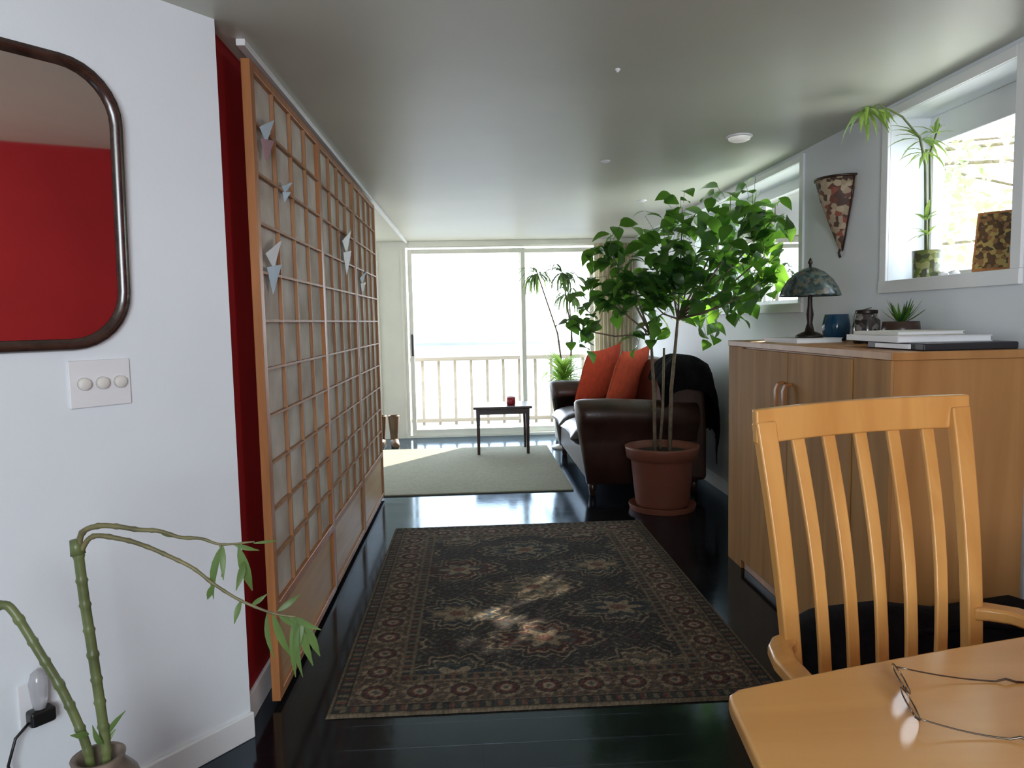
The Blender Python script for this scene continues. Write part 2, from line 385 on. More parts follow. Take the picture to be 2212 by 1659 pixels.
# ------------------------------------------------------------ mirror
def rrect(cx,cz,w,h,r,n=8):
    pts=[]
    for (sx,sz,a0) in((1,1,0),(-1,1,90),(-1,-1,180),(1,-1,270)):
        for k in range(n+1):
            a=math.radians(a0+90*k/n); pts.append((cx+sx*(w/2-r)+r*math.cos(a),cz+sz*(h/2-r)+r*math.sin(a)))
    return pts
r=root("wall_mirror",wp(.82,1.28,.01),"large wall mirror with rounded dark wooden frame","mirror")
MC=.815
def mp_(s_,z,o): return wp(s_,z,o+(z-1.275)*.030)
oc=rrect(MC,1.648,1.0,.745,.15); ic=rrect(MC,1.648,.935,.682,.125)
M=MB(); n_=len(oc)
vs=[mp_(s_,z,.0) for s_,z in oc]+[mp_(s_,z,.022) for s_,z in rrect(MC,1.648,.99,.735,.147)]+[mp_(s_,z,.024) for s_,z in rrect(MC,1.648,.958,.703,.132)]+[mp_(s_,z,.006) for s_,z in ic]
fs=[]
for q in range(3):
    for i in range(n_): fs.append((q*n_+i,q*n_+(i+1)%n_,(q+1)*n_+(i+1)%n_,(q+1)*n_+i))
M.add(vs,fs); M.obj("frame",mirror_frame_m,r,smooth=True)
M=MB(); M.add([mp_(s_,z,.008) for s_,z in ic],[tuple(range(n_))]); M.obj("mirror_glass",mirror_m,r)
# switch plate
r=root("switch_plate",wp(.40,1.19,.001),"white plate with three round dimmer knobs","light switch")
M=MB()
def wbox(M,s0,s1,z0,z1,o0,o1):
    vs=[wp(s_,z,o) for o in(o0,o1) for z in(z0,z1) for s_ in(s0,s1)]
    return M.add(vs,[(0,2,3,1),(4,5,7,6),(0,1,5,4),(2,6,7,3),(0,4,6,2),(1,3,7,5)])
wbox(M,.325,.485,1.125,1.25,.0,.008).obj("plate",plate_m,r,bevel=.003)
knob_m=mat("ivory_knob",(.76,.73,.68),.35,.02)
for s_ in(.355,.402,.449):
    M=MB(); c=wp(s_,1.188,.008); M.tube([c,c+N*.010,c+N*.013],[.017,.016,.013],18); M.obj("knob",knob_m,r,smooth=True)
# outlet + nightlight + adapter
r=root("night_light",wp(.62,.40,.001),"clear plug-in night light on a white outlet plate","night light")
M=MB(); wbox(M,.585,.655,.33,.45,0,.006).obj("outlet_plate",plate_m,r,bevel=.002)
M=MB(); c=wp(.62,.43,.035); M.lathe([(0.0,-.045),(.014,-.04),(.018,-.02),(.02,.0),(.022,.025),(.015,.05),(.0,.062)],c,16)
gm=mat("clear_plastic",(.75,.75,.78),.15,.02,trans=.6); M.obj("shade",gm,r,smooth=True)
r=root("power_adapter",wp(.615,.35,.02),"black plug adapter with a thin black cable","adapter")
M=MB(); wbox(M,.585,.645,.345,.385,.007,.045).obj("plug",black_p,r,bevel=.008)
M=MB(); M.tube([wp(.645,.36,.03),wp(.68,.34,.04),wp(.70,.28,.04),wp(.68,.2,.04),wp(.66,.1,.04),wp(.64,.012,.06)],.0035,8); M.obj("cable",black_p,r,smooth=True)
# ------------------------------------------------------------ rugs
def rug(name,x0,x1,y0,y1):
    res=.006; nx=int((x1-x0)/res); ny=int((y1-y0)/res)
    xs=np.linspace(0,x1-x0,nx+1); ys=np.linspace(0,y1-y0,ny+1); X,Y=np.meshgrid(xs,ys)
    W=x1-x0;H=y1-y0
    de=np.minimum(np.minimum(X,W-X),np.minimum(Y,H-Y))
    rng=np.random.RandomState(3)
    col=np.zeros((ny+1,nx+1,3))
    dark=np.array([.032,.031,.029]);tan=np.array([.30,.23,.15]);rust=np.array([.13,.048,.038]);sage=np.array([.085,.090,.078]);cream=np.array([.38,.32,.22]);navy=np.array([.038,.048,.056])
    col[:]=dark*1.2
    def paint(mask,c,a=.75): col[mask]=col[mask]*(1-a)+c*a
    cx=X-W/2; cy=Y-H/2
    n0=np.sin(X*80+3*np.sin(Y*43))*np.sin(Y*74+3*np.sin(X*40)); paint(n0>.72,tan*.55); paint(n0<-.74,rust*.8); 
    n1=np.sin(X*40+2.2*np.sin(Y*26))*np.sin(Y*47+2*np.sin(X*28)); paint(np.abs(n1)<.06,sage*.9)
    px,py=.74,.60
    for off in(0,1):
        ux=((cx+off*px/2)/px+.5)%1-.5; uy=((cy+off*py/2)/py+.5)%1-.5
        ix=np.floor((cx+off*px/2)/px+.5).astype(int); iy=np.floor((cy+off*py/2)/py+.5).astype(int)
        d=np.abs(ux)*2+np.abs(uy)*2.4
        th=np.arctan2(uy,ux); rr=np.sqrt(ux**2+uy**2)*2
        sel=(ix*3+iy*5+off*2)%4
        wob=d+.10*np.cos(8*th)+.05*np.cos(17*th)
        for k,(a,b_) in enumerate(((tan*.6,sage),(sage,navy),(navy,tan*.7),(rust*.8,sage))):
            m=(sel==k)
            paint(m&(wob<.80)&(wob>.75),tan*.9); paint(m&(wob<.66),a*.8,.75); paint(m&(wob<.62)&(wob>.56),tan)
            paint(m&(wob<.42),b_*.8,.8); paint(m&(rr<.22+.07*np.cos(6*th)),tan); paint(m&(rr<.10),rust)
    n2=np.sin(X*130+Y*20)*np.sin(Y*120-X*15); paint(n2>.82,tan*.5,.4); paint(n2<-.82,dark,.6)
    def band(a,b_): return (de>=a)&(de<b_)
    col[band(0,.275)]=dark
    along=np.where((np.minimum(X,W-X)<np.minimum(Y,H-Y)),Y,X)
    b=band(.07,.225); u=((along/.155)+.5)%1-.5; v=(de-.1475)/.155
    rr=np.sqrt(u**2+v**2)*2; th=np.arctan2(v,u)
    paint(b,tan*.22+rust*.25+dark*.5); k2=np.sin(along*110+4*np.sin(de*90))*np.sin(de*120); paint(b&(k2>.45),tan*.7); paint(b&(k2<-.6),sage*.8)
    paint(b&(rr<.78+.12*np.cos(8*th))&(rr>.64),tan*.85); paint(b&(rr<.64),dark); paint(b&(rr<.5+.07*np.cos(8*th)),rust); paint(b&(rr<.30),cream*.8); paint(b&(rr<.14),navy)
    for a,c_ in((.0,.018),(.062,.072),(.222,.232),(.262,.272)): paint(band(a,c_),tan*.6)
    for a,c_ in((.022,.060),(.234,.260)):
        bb=band(a,c_); paint(bb,sage*.6); paint(bb&(np.sin(along*150)>.2),tan*.6); paint(bb&(np.sin(along*75+1)>.8),rust)
    col*= (0.6+.8*rng.rand(ny+1,nx+1,1))*.85
    lf=np.kron(rng.rand(ny//12+2,nx//12+2),np.ones((12,12)))[:ny+1,:nx+1,None]; col*=(.85+.3*lf)
    Z=.009+.0015*rng.rand(ny+1,nx+1); Z[0,:]=Z[-1,:]=.001; Z[:,0]=Z[:,-1]=.001
    verts=np.stack([X+x0,Y+y0,Z],-1).reshape(-1,3)
    idx=np.arange((nx+1)*(ny+1)).reshape(ny+1,nx+1)
    faces=np.stack([idx[:-1,:-1],idx[:-1,1:],idx[1:,1:],idx[1:,:-1]],-1).reshape(-1,4)
    me=bpy.data.meshes.new(name); me.from_pydata(verts.tolist(),[],faces.tolist())
    ca=me.color_attributes.new("weave","FLOAT_COLOR","POINT")
    ca.data.foreach_set("color",np.concatenate([np.clip(col,0,1).reshape(-1,3),np.ones(((nx+1)*(ny+1),1))],1).ravel())
    m=bpy.data.materials.new("rug_weave"); t,n,l,b=nt(m); at=n.new("ShaderNodeVertexColor"); at.layer_name="weave"; l.new(at.outputs[0],b.inputs["Base Color"]); b.inputs["Roughness"].default_value=.95; b.inputs["Specular IOR Level"].default_value=.1
    me.materials.append(m); o=bpy.data.objects.new(name,me); scene.collection.objects.link(o); return o
o=rug("area_rug",-.53,1.07,2.43,4.73); tag(o,"dark patterned oriental rug with floral border","rug")
o=MB().box(-1.9,.76,5.66,7.74,0.0,.012).obj("living_carpet",carpet_m,bevel=.005); tag(o,"plain pale sage carpet in front of the sofa","rug")
# ------------------------------------------------------------ sofa
r=root("sofa",(1.3,6.35,0),"dark brown leather sofa with rolled arms facing the screen","sofa")
Ya,Yb=5.38,7.32
M=MB().box(.84,1.72,Ya+.06,Yb-.06,.10,.34); M.obj("base",leather,r,bevel=.03,bseg=3)
def armprof(sg,y):
    pts=[]
    pts+=[(y+sg*.20,.10),(y+sg*.20,.60)]
    for k in range(0,17):
        a=math.radians(-20+ k*235/16); pts.append((y+sg*(.080+.135*math.cos(a)),.620+.118*math.sin(a)))
    pts+=[(y+sg*.01,.50),(y+sg*.035,.40),(y+sg*.03,.10)]
    return pts
for sg,y in((1,Ya),(-1,Yb)):
    pr=armprof(sg,y); cy=sum(p[0] for p in pr)/len(pr)
    M=MB(); secs=[(.755,.40,.55),(.768,.75,.80),(.79,.93,1),(.83,1,1),(1.0,1,1),(1.3,.99,1),(1.66,.97,1)]
    vs=[];fs=[];n_=len(pr)
    for sx,sc,sz in secs:
        for p in pr:
            yy=cy+(p[0]-cy)*sc; zz=p[1]
            xx=sx+(.085*(1-min(1,zz/.62))**1.3+.02*math.sin(zz*5) if sx<.9 else 0)
            sag=-.05*max(0,(sx-1.0))*(zz/.7)
            vs.append((xx,yy,.10+(zz-.10)*(.94+.06*sc)+sag))
    for i in range(len(secs)-1):
        for k in range(n_): fs.append((i*n_+k,i*n_+(k+1)%n_,(i+1)*n_+(k+1)%n_,(i+1)*n_+k))
    fs+=[tuple(range(n_)),tuple(reversed(range((len(secs)-1)*n_,len(secs)*n_)))]
    M.add(vs,fs); M.obj("arm",leather,r,smooth=True)
bp_=[(1.38,.30),(1.36,.50),(1.42,.85),(1.47,.95),(1.55,1.0),(1.66,.98),(1.72,.90),(1.74,.5),(1.74,.10),(1.4,.10)]
M=MB(); M.prism(bp_,lambda p,y:(p[0],y,p[1]),Ya+.03,Yb-.03); M.obj("backrest",leather,r,bevel=.04,bseg=3)
ym=(Ya+Yb)/2
for a,c_ in((Ya+.205,ym-.005),(ym+.005,Yb-.205)):
    M=MB(); pillow(M,(1.065,(a+c_)/2,.42),(1,0,0),(0,1,0),(0,0,1),.68,(c_-a)*1.0,.21,14); M.obj("seat_cushion",leather_d,r,smooth=True)
for x in(.88,1.66):
    for y in(Ya+.12,Yb-.12):
        M=MB(); M.lathe([(0,0),(.022,0),(.03,.05),(.035,.10),(0,.10)],(x,y,0),14); M.obj("foot",dark_wood,r,smooth=True)
r=root("throw_pillow",(1.14,6.62,.53),"bright red square cushion against the sofa back","cushion","red sofa cushions")
M=MB(); pillow(M,(1.13,6.66,.82),(0.55,.6,.10),(.28,-.0,1),(-.75,-.5,.25),.56,.55,.17,14); M.obj("cover",redf,r,smooth=True)
r=root("throw_pillow",(1.33,6.14,.53),"red cushion with sunlight painted on its front, resting on the sofa","cushion","red sofa cushions")
M=MB(); pillow(M,(1.29,6.12,.83),(0.45,.6,.05),(.30,-.0,1),(-.75,-.45,.25),.56,.54,.16,14); M.obj("cover",redf,r,smooth=True)
M=MB(); pillow(M,(1.29-.075,6.12-.03,.82),(0.45,.6,.05),(.30,-.0,1),(-.75,-.45,.25),.30,.42,.10,12); M.obj("sunlit_front",redf_sunlit,r,smooth=True)  # paler panel paints the sunlight on the cushion front
# throw over sofa back
M=MB(); n1,n2=26,24; vs=[];fs=[]
path=[(1.37,.86),(1.40,.92),(1.435,.98),(1.49,1.03),(1.56,1.045),(1.67,1.03),(1.77,.96),(1.80,.80),(1.80,.62),(1.79,.48)]
for i in range(n1+1):
    u=i/n1*(len(path)-1); k=min(int(u),len(path)-2); f=u-k
    px=path[k][0]*(1-f)+path[k+1][0]*f; pz=path[k][1]*(1-f)+path[k+1][1]*f
    for j in range(n2+1):
        v=j/n2; y=5.36+v*.42
        dz=.0; yy=y
        if v<.2: dz=-(.2-v)**1.0*1.2; yy=5.355+.02*math.sin(i*1.1)+v*.05
        vs.append((min(px,1.84)+.008*math.sin(j*.9+i*.4),yy-.01,pz+dz+.010*math.sin(j*1.3)))
for i in range(n1):
    for j in range(n2): a=i*(n2+1)+j; fs.append((a,a+1,a+n2+2,a+n2+1))
o=M.add(vs,fs).obj("throw_blanket",black_f,smooth=True,solid=.006); tag(o,"black fabric throw draped over the sofa back","blanket")
# ------------------------------------------------------------ coffee table & candle
r=root("coffee_table",(.28,7.5,0.012),"small dark wooden side table with slim square legs","table")
MB().box(-.01,.57,7.24,7.72,.465,.49).obj("tabletop",dark_wood,r,bevel=.005)
MB().box(.03,.53,7.28,7.30,.41,.465).box(.03,.53,7.66,7.68,.41,.465).box(.03,.05,7.30,7.66,.41,.465).box(.51,.53,7.30,7.66,.41,.465).obj("apron",dark_wood,r)
for x in(.035,.525):
    for y in(7.285,7.675): MB().strip([(x,y,.012),(x,y,.25),(x,y,.465)],(1,0,0),[.028,.032,.042],.04).obj("leg",dark_wood,r,bevel=.003)
r=root("candle_jar",(.37,7.42,.49),"red glass candle jar on the side table","candle")
M=MB(); M.lathe([(0,0),(.04,0),(.045,.01),(.045,.075),(.040,.078),(.038,.06),(0,.06)],(.37,7.42,.49),20); M.obj("jar",mat("red_glass",(.35,.02,.03),.15,.1),r,smooth=True)
M=MB(); M.tube([(.37,7.42,.55),(.371,7.42,.568)],.003,6); M.obj("wick",black_p,r)
# ------------------------------------------------------------ boots
def boot(x,y,rz,lab):
    r=root("boot",(x,y,0),lab,"boot","pair of boots by the wall",rz=rz)
    bmx=mat("boot_leather",(.10,.055,.025),.45,.3,8)
    M=MB(); M.lathe([(.045,.06),(.043,.12),(.052,.22),(.062,.33),(.060,.345),(.054,.34),(.045,.2)],(0,0,0),18); M.obj("shaft",bmx,r,smooth=True,world=False)
    M=MB(); M.tube([(0,.05,.05),(0,0,.055),(0,-.06,.05),(0,-.13,.038),(0,-.17,.030),(0,-.18,.028)],[.03,.048,.046,.042,.036,.015],14); M.obj("foot",bmx,r,smooth=True,world=False)
    M=MB(); M.prism([(-.045,.06),(.045,.06),(.04,-.04),(.045,-.14),(.025,-.18),(-.025,-.18),(-.045,-.14),(-.04,-.04)],lambda p,z:(p[0],p[1],z),0,.018); M.obj("sole",black_p,r,world=False)
boot(-.87,7.98,.2,"tall brown leather boot standing upright by the door"); boot(-1.01,8.0,-.1,"tall brown leather boot beside its pair")
# ------------------------------------------------------------ ficus
PC=V((1.30,5.05,0))
r=root("potted_ficus",PC,"tall leafy ficus tree in a terracotta pot","houseplant")
M=MB(); M.lathe([(0,0),(.225,0),(.235,.04),(.225,.04),(.18,.015),(0,.015)],PC,36); M.obj("saucer",terra,r,smooth=False,bevel=.003)
M=MB(); M.lathe([(0,.016),(.175,.016),(.185,.05),(.215,.34),(.219,.345),(.222,.36),(.245,.365),(.255,.43),(.257,.445),(.240,.445),(.225,.40),(.21,.38)],PC,40); M.obj("pot",terra,r,smooth=True)
M=MB(); M.lathe([(0,.405),(.1,.41),(.22,.395)],PC,30); M.obj("soil",soil,r,smooth=True)
blobs=[((.94,5.0,1.80),.12,22),((.92,5.05,1.52),.17,38),((1.08,5.0,1.62),.18,40),((1.32,4.95,1.75),.21,56),((1.43,5.0,1.98),.15,28),((1.69,4.8,2.02),.14,26),((1.72,4.50,1.94),.14,32),
 ((1.74,4.36,1.68),.15,42),((1.66,4.65,1.45),.17,38),((1.50,4.95,1.50),.22,52),((1.22,5.05,1.45),.20,46),((.74,5.1,1.26),.10,14),((1.16,5.0,1.27),.10,8),((1.60,4.8,1.74),.18,42),((1.45,4.9,1.62),.22,42),((1.78,4.30,1.9),.11,26),((1.76,4.35,1.52),.1,16)]
M=MB(); forks=[V((1.22,5.03,1.22)),V((1.40,5.0,1.32)),V((1.33,5.1,1.12))]
M.tube([(1.25,5.05,.40),(1.245,5.04,.8),forks[0]],[.014,.012,.009],8)
M.tube([(1.35,5.03,.40),(1.36,5.02,.85),forks[1]],[.015,.013,.010],8)
M.tube([(1.30,5.11,.40),(1.32,5.1,.7),forks[2]],[.011,.010,.008],8)
for i,(c,rad,cnt) in enumerate(blobs):
    c=V(c); f=min(forks,key=lambda q:(q-c).length); mid=(f+c)/2+V((0,0,-.03))
    M.tube([f,mid,c,c+V((0,0,rad*.6))],[.008,.006,.004,.002],6)
M.obj("trunk",bark,r,smooth=True)
M=MB(); 
for c,rad,cnt in blobs:
    c=V(c)
    for _ in range(int(cnt*1.2)):
        o_=V([random.gauss(0,.60) for _ in range(3)])*rad; p=c+o_
        az=random.uniform(0,6.28); d=V((math.cos(az),math.sin(az),random.uniform(-1.4,.0))).normalized()
        L=random.uniform(.10,.155); q=p+d*L
        if max(p.x,q.x)>1.85 or max(p.z,q.z)>2.22: continue
        h=sunhit((p+q)/2)
        if ((h.x-GX)/.17)**2+((h.y-GY)/.22)**2<1 and random.random()<.65: continue  # leaves thinned here to let the sun patch through to the rug
        M.tube([c+o_*.6,p],[.0015,.0015],3,cap=False)
        M.leaf(p,q,L*.70,(random.gauss(0,.5),random.gauss(0,.5),1),fold=.2,droop=.12,seg=6,pw=.70)
M.obj("foliage",ficleaf,r,smooth=True)
# ------------------------------------------------------------ dracaena & spider plant by door
r=root("potted_dracaena",(1.02,8.12,0),"tall thin dracaena in a pale planter by the door","houseplant")
pale=mat("pale_ceramic",(.62,.60,.52),.4,.06)
M=MB(); M.lathe([(0,0),(.12,0),(.13,.05),(.15,.42),(.155,.45),(.14,.45),(.13,.42),(0,.42)],(1.02,8.12,0),28); M.obj("planter",pale,r,smooth=True)
M=MB(); tops=[V((.72,8.1,1.84)),V((.98,8.0,1.84)),V((1.06,8.1,1.62))]
M2=MB()
for tp in tops:
    b0=V((1.02+random.uniform(-.05,.05),8.12,.42)); M.tube([b0,b0.lerp(tp,.5)+V((.06,0,.05)),tp],[.012,.009,.007],7)
    for k in range(46):
        a=random.uniform(0,6.28); d=V((math.cos(a),math.sin(a)*.7,random.uniform(-2.2,.2))).normalized(); M2.leaf(tp,tp+d*random.uniform(.18,.34),.028,(0,0,1),droop=.22,seg=4)
M.obj("stem",bark,r,smooth=True); M2.obj("foliage",leafmat("dracaena_leaf",(.06,.11,.04),(.20,.33,.09)),r)
r=root("spider_plant",(.92,7.62,0.0),"light green spider plant on a small pale stand","houseplant")
PX,PY=.92,7.62
M=MB(); M.lathe([(0,0),(.12,0),(.12,.02),(.03,.04),(.025,.5),(.11,.52),(.11,.54),(0,.54)],(PX,PY,0),20); M.obj("stand",pale,r,smooth=True)
M=MB(); M.lathe([(0,.54),(.07,.54),(.10,.66),(.09,.66),(0,.64)],(PX,PY,0),20); M.obj("pot",pale,r,smooth=True)
M=MB()
for k in range(150):
    a=random.uniform(0,6.28); e=random.uniform(-.3,1.5); d=V((math.cos(a),math.sin(a),e)).normalized(); b0=V((PX,PY,.66)); q=b0+d*random.uniform(.18,.48)
    if q.y<7.38: continue
    M.leaf(b0,q,.036,(0,0,1),droop=.25,seg=5)
M.obj("foliage",brleaf,r)
# ------------------------------------------------------------ curtain
M=MB(); n_=90; vs=[];fs=[]
for i in range(n_+1):
    u=i/n_; x=1.40+u*.45; y=YF-.09+.028*math.sin(u*2*math.pi*9)
    vs+=[(x,y,.04),(x,y,CH-.06)]
for i in range(n_): fs.append((2*i,2*i+2,2*i+3,2*i+1))
o=M.add(vs,fs).obj("curtain",curtain_m,smooth=True); tag(o,"cream pleated curtain gathered beside the glass door","curtain")
# ------------------------------------------------------------ cabinet
r=root("cabinet",(1.63,3.17,0),"tall honey plywood storage cabinet against the wall","cabinet")
CX=1.39; CY0,CY1=2.39,3.96
MB().box(CX+.012,1.868,CY0+.004,CY1,0.0,1.172).obj("body",birch,r,bevel=.003)
MB().box(CX-.004,1.872,CY0-.006,CY1+.006,1.172,1.20).obj("cabinet_top",birch,r,bevel=.003)
MB().box(CX+.0,CX+.012,CY1-.20,CY1,.0,1.172).obj("stile",birch_d,r,bevel=.002)
MB().box(CX,CX+.012,CY0+.004,2.64,0,1.172).obj("stile",birch_d,r,bevel=.002)
for y0_,y1_,hy in((2.645,3.19,3.155),(3.195,3.755,3.235)):
    d=MB().box(CX-.006,CX+.011,y0_,y1_,.05,1.165).obj("door",birch_d,r,bevel=.003)
    M=MB(); pts=[(CX-.006,hy,.90),(CX-.030,hy,.905),(CX-.040,hy,.93),(CX-.040,hy,1.0),(CX-.030,hy,1.025),(CX-.006,hy,1.03)]
    h=M.strip(pts,(0,1,0),.026,.012).obj("handle",cherry,d,bevel=.003,world=False); h.matrix_parent_inverse=Matrix.Identity(4)
# things on cabinet
r=root("table_lamp",(1.60,3.45,1.20+.022),"stained glass table lamp with dark bronze base","lamp")
bz=mat("dark_bronze",(.03,.022,.018),.4,.3,metal=.6); LC=(1.60,3.45,1.222)
M=MB(); M.lathe([(0,0),(.062,0),(.065,.008),(.05,.018),(.022,.03),(.013,.07),(.018,.11),(.012,.15),(.009,.24),(.012,.27),(.006,.30),(.006,.345),(.012,.352),(.004,.372),(0,.376)],LC,24); M.obj("base",bz,r,smooth=True)
M=MB(); M.lathe([(.138,.195),(.137,.205),(.125,.235),(.10,.275),(.065,.308),(.025,.328),(.006,.332)],LC,32); M.obj("lamp_shade",voromat("stained_glass",[(.03,.05,.045),(.07,.10,.085),(.045,.07,.08),(.10,.09,.06),(.02,.03,.03)],60,.25),r,smooth=True,solid=.003)
def book(name,x0,x1,y0,y1,z0,h,col,lab,cat,rz=0):
    cx,cy=(x0+x1)/2,(y0+y1)/2; r=root(name,(cx,cy,z0),lab,cat,rz=rz); hx,hy=(x1-x0)/2,(y1-y0)/2
    c=.003
    MB().box(-hx,hx,-hy,hy,0,c).box(-hx,hx,-hy,hy,h-c,h).box(-hx,-hx+c,-hy,hy,c,h-c).obj("cover",col,r,world=False)
    MB().box(-hx+c,hx-.004,-hy+.004,hy-.004,c,h-c).obj("pages",pw,r,world=False)
dk=mat("black_cover",(.02,.02,.025),.4,.1); lt=mat("white_cover",(.72,.72,.74),.5,.05); cr_=mat("cream_cover",(.62,.60,.54),.5,.05)
book("magazine",1.47,1.70,3.34,3.64,1.20,.0218,lt,"white magazine lying under the lamp","magazine",.1)
r=root("binder",(1.68,2.59,1.20),"black binder lying flat on the cabinet","binder",rz=.03)
MB().box(-.17,.17,-.17,.17,0,.026).obj("cover",dk,r,world=False,bevel=.005)
MB().strip([(-.176,-.10,.013),(-.176,.10,.013)],(0,0,1),.016,.010).obj("label_holder",plate_m,r,world=False)
book("magazine",1.49,1.82,2.50,2.90,1.2265,.022,lt,"white magazine lying on a black binder","magazine",-.06)
book("notebook",1.51,1.78,2.60,2.86,1.249,.014,cr_,"cream notebook on top of the magazines","notebook",.1)
r=root("blue_bowl",(1.795,3.58,1.20),"dark blue glass candle bowl on the cabinet","bowl")
M=MB(); M.lathe([(0,0),(.045,0),(.062,.03),(.066,.07),(.056,.13),(.050,.13),(.058,.06),(.055,.03),(0,.012)],(1.795,3.58,1.20),26); M.obj("bowl",mat("blue_glass",(.015,.06,.12),.12,.2,12),r,smooth=True)
r=root("glass_jar",(1.70,3.14,1.20),"glass jar with metal clasp and dark contents","jar")
JX,JY=1.72,3.16
M=MB(); M.lathe([(0,0),(.05,0),(.055,.01),(.055,.10),(.042,.115),(.042,.13),(.0,.13)],(JX,JY,1.20),24); M.obj("body",voromat("jar_contents",[(.04,.03,.02),(.22,.20,.18),(.06,.05,.05),(.02,.02,.02)],45,.1),r,smooth=True)
M=MB(); M.lathe([(0,.13),(.046,.13),(.046,.145),(0,.15)],(JX,JY,1.20),24); M.obj("lid",bz,r,smooth=False,bevel=.003)
M=MB(); M.tube([(JX-.055,JY,1.22),(JX-.065,JY,1.28),(JX-.05,JY,1.34),(JX,JY-.04,1.355)],.002,6); M.obj("clasp",chrome,r)
r=root("succulent_bowl",(1.78,3.0,1.20),"small spiky succulent in a brown bowl","houseplant")
M=MB(); M.lathe([(0,0),(.05,0),(.075,.05),(.07,.095),(.062,.095),(0,.08)],(1.78,3.0,1.20),24); M.obj("bowl",mat("dark_brown_glaze",(.05,.025,.018),.3,.2),r,smooth=True)
M=MB()
for k in range(30):
    a=random.uniform(0,6.28); d=V((math.cos(a),math.sin(a),random.uniform(.4,1.8))).normalized(); b0=V((1.78,3.0,1.285)); q=b0+d*random.uniform(.07,.125)
    if q.x<1.87: M.leaf(b0,q,.013,(0,0,1),droop=-.05,seg=4)
M.obj("foliage",ficleaf,r)
# ------------------------------------------------------------ wall sconce
SY=3.70
r=root("wall_sconce",(1.87,SY,1.66),"conical paper wall sconce with dark rim and floral pattern","sconce")
C=(1.878,SY,1.650); 
M=MB(); M.lathe([(.010,.0),(.035,.06),(.068,.15),(.105,.25),(.132,.355)],C,20,math.pi/2,1.5*math.pi); M.obj("shade",voromat("floral_paper",[(.40,.29,.19),(.16,.06,.04),(.48,.38,.26),(.28,.08,.05),(.09,.05,.035),(.40,.31,.21)],38,.6),r,smooth=True,solid=.003)
M=MB(); 
M.tube([(C[0]-.134*math.sin(math.pi*k/16),C[1]+.134*math.cos(math.pi*k/16),C[2]+.355) for k in range(17)],.006,8)
for th in(.02,.98): 
    M.tube([(C[0]-rr*math.sin(math.pi*th)-.002,C[1]+rr*math.cos(math.pi*th),C[2]+z) for rr,z in((.012,0),(.038,.06),(.071,.15),(.108,.25),(.135,.355))],.004,6)
M.tube([(1.872,SY,1.665),(1.862,SY,1.64),(1.868,SY-.005,1.615)],.006,8)
M.obj("frame",dark_wood,r,smooth=True)
# ------------------------------------------------------------ window sill things
SZ=1.475
r=root("bamboo_in_pot",(1.97,3.12,SZ),"lucky bamboo with arching stem in a glass pot","houseplant")
M=MB(); M.lathe([(0,0),(.052,0),(.055,.01),(.058,.12),(.052,.12),(.05,.02),(0,.02)],(1.965,3.13,SZ),24); M.obj("pot",voromat("mossy_glass",[(.12,.15,.04),(.25,.26,.10),(.06,.07,.03)],50,.2),r,smooth=True)
M=MB(); st=[V((1.965,3.13,SZ+.02)),V((1.95,3.12,1.75)),V((1.93,3.10,1.95)),V((1.89,3.08,2.06)),V((1.80,3.06,2.14)),V((1.70,3.06,2.19)),V((1.64,3.06,2.17))]
M.tube(st,[.008,.007,.006,.005,.004,.003,.002],8); M.tube([(1.97,3.14,SZ+.02),(1.975,3.13,1.8),(1.96,3.12,2.0),(1.985,3.1,2.12)],[.006,.006,.005,.003],8); M.obj("stem",bamboo_m,r,smooth=True)
M=MB()
def tuft(c,n,L,w,dz=(-1,.3),spread=1):
    c=V(c)
    for k in range(n):
        a=random.uniform(0,6.28); d=V((math.cos(a)*spread,math.sin(a)*spread,random.uniform(*dz))).normalized(); q=c+d*random.uniform(.6,1)*L
        if q.z<2.235 and q.x<2.05: M.leaf(c,q,w,(0,0,1),droop=.12,seg=4)
tuft((1.64,3.06,2.17),14,.17,.022,(-1.8,-.4)); tuft((1.70,3.06,2.17),8,.14,.020,(-1,.2)); tuft((1.90,3.08,2.05),12,.15,.02,(-1,.6)); tuft((1.93,3.1,2.0),10,.14,.018); tuft((1.95,3.12,1.72),8,.12,.018,(-.3,1)); tuft((1.96,3.12,1.66),6,.10,.016,(-.5,.8)); tuft((1.97,3.1,2.08),8,.12,.018,(-.5,.8))
M.obj("foliage",leafmat("sill_bamboo_leaf",(.15,.27,.06),(.45,.62,.12),.45,.4),r)
r=root("picture_block",(1.97,2.72,SZ),"dark wooden picture plaque leaning on the sill","picture")
M=MB(); a=V((1.93,2.78,SZ+.003)); ux=V((.085,-.11,0)); up=V((.04,.03,.225)); nn=ux.cross(up).normalized()*.02
def slab(M,a,ux,up,nn): return M.add([a,a+ux,a+ux+up,a+up,a+nn,a+ux+nn,a+ux+up+nn,a+up+nn],[(0,1,2,3),(7,6,5,4),(0,4,5,1),(1,5,6,2),(2,6,7,3),(3,7,4,0)])
slab(M,a,ux,up,nn); M.obj("block",cherry,r,bevel=.002)
M=MB(); slab(M,a+ux*.06+up*.04+nn*1.0,ux*.80,up*.92,nn*.06); M.obj("image",voromat("plaque_image",[(.10,.05,.02),(.38,.26,.08),(.24,.12,.045),(.07,.04,.02)],70,.4),r)
r=root("blue_cup",(1.97,2.60,SZ),"pale blue cup standing on the window sill","cup")
M=MB(); M.lathe([(0,0),(.03,0),(.035,.01),(.04,.09),(.036,.09),(.031,.015),(0,.012)],(1.98,2.59,SZ),20); M.obj("cup",mat("pale_blue_glaze",(.35,.50,.62),.3,.05),r,smooth=True)
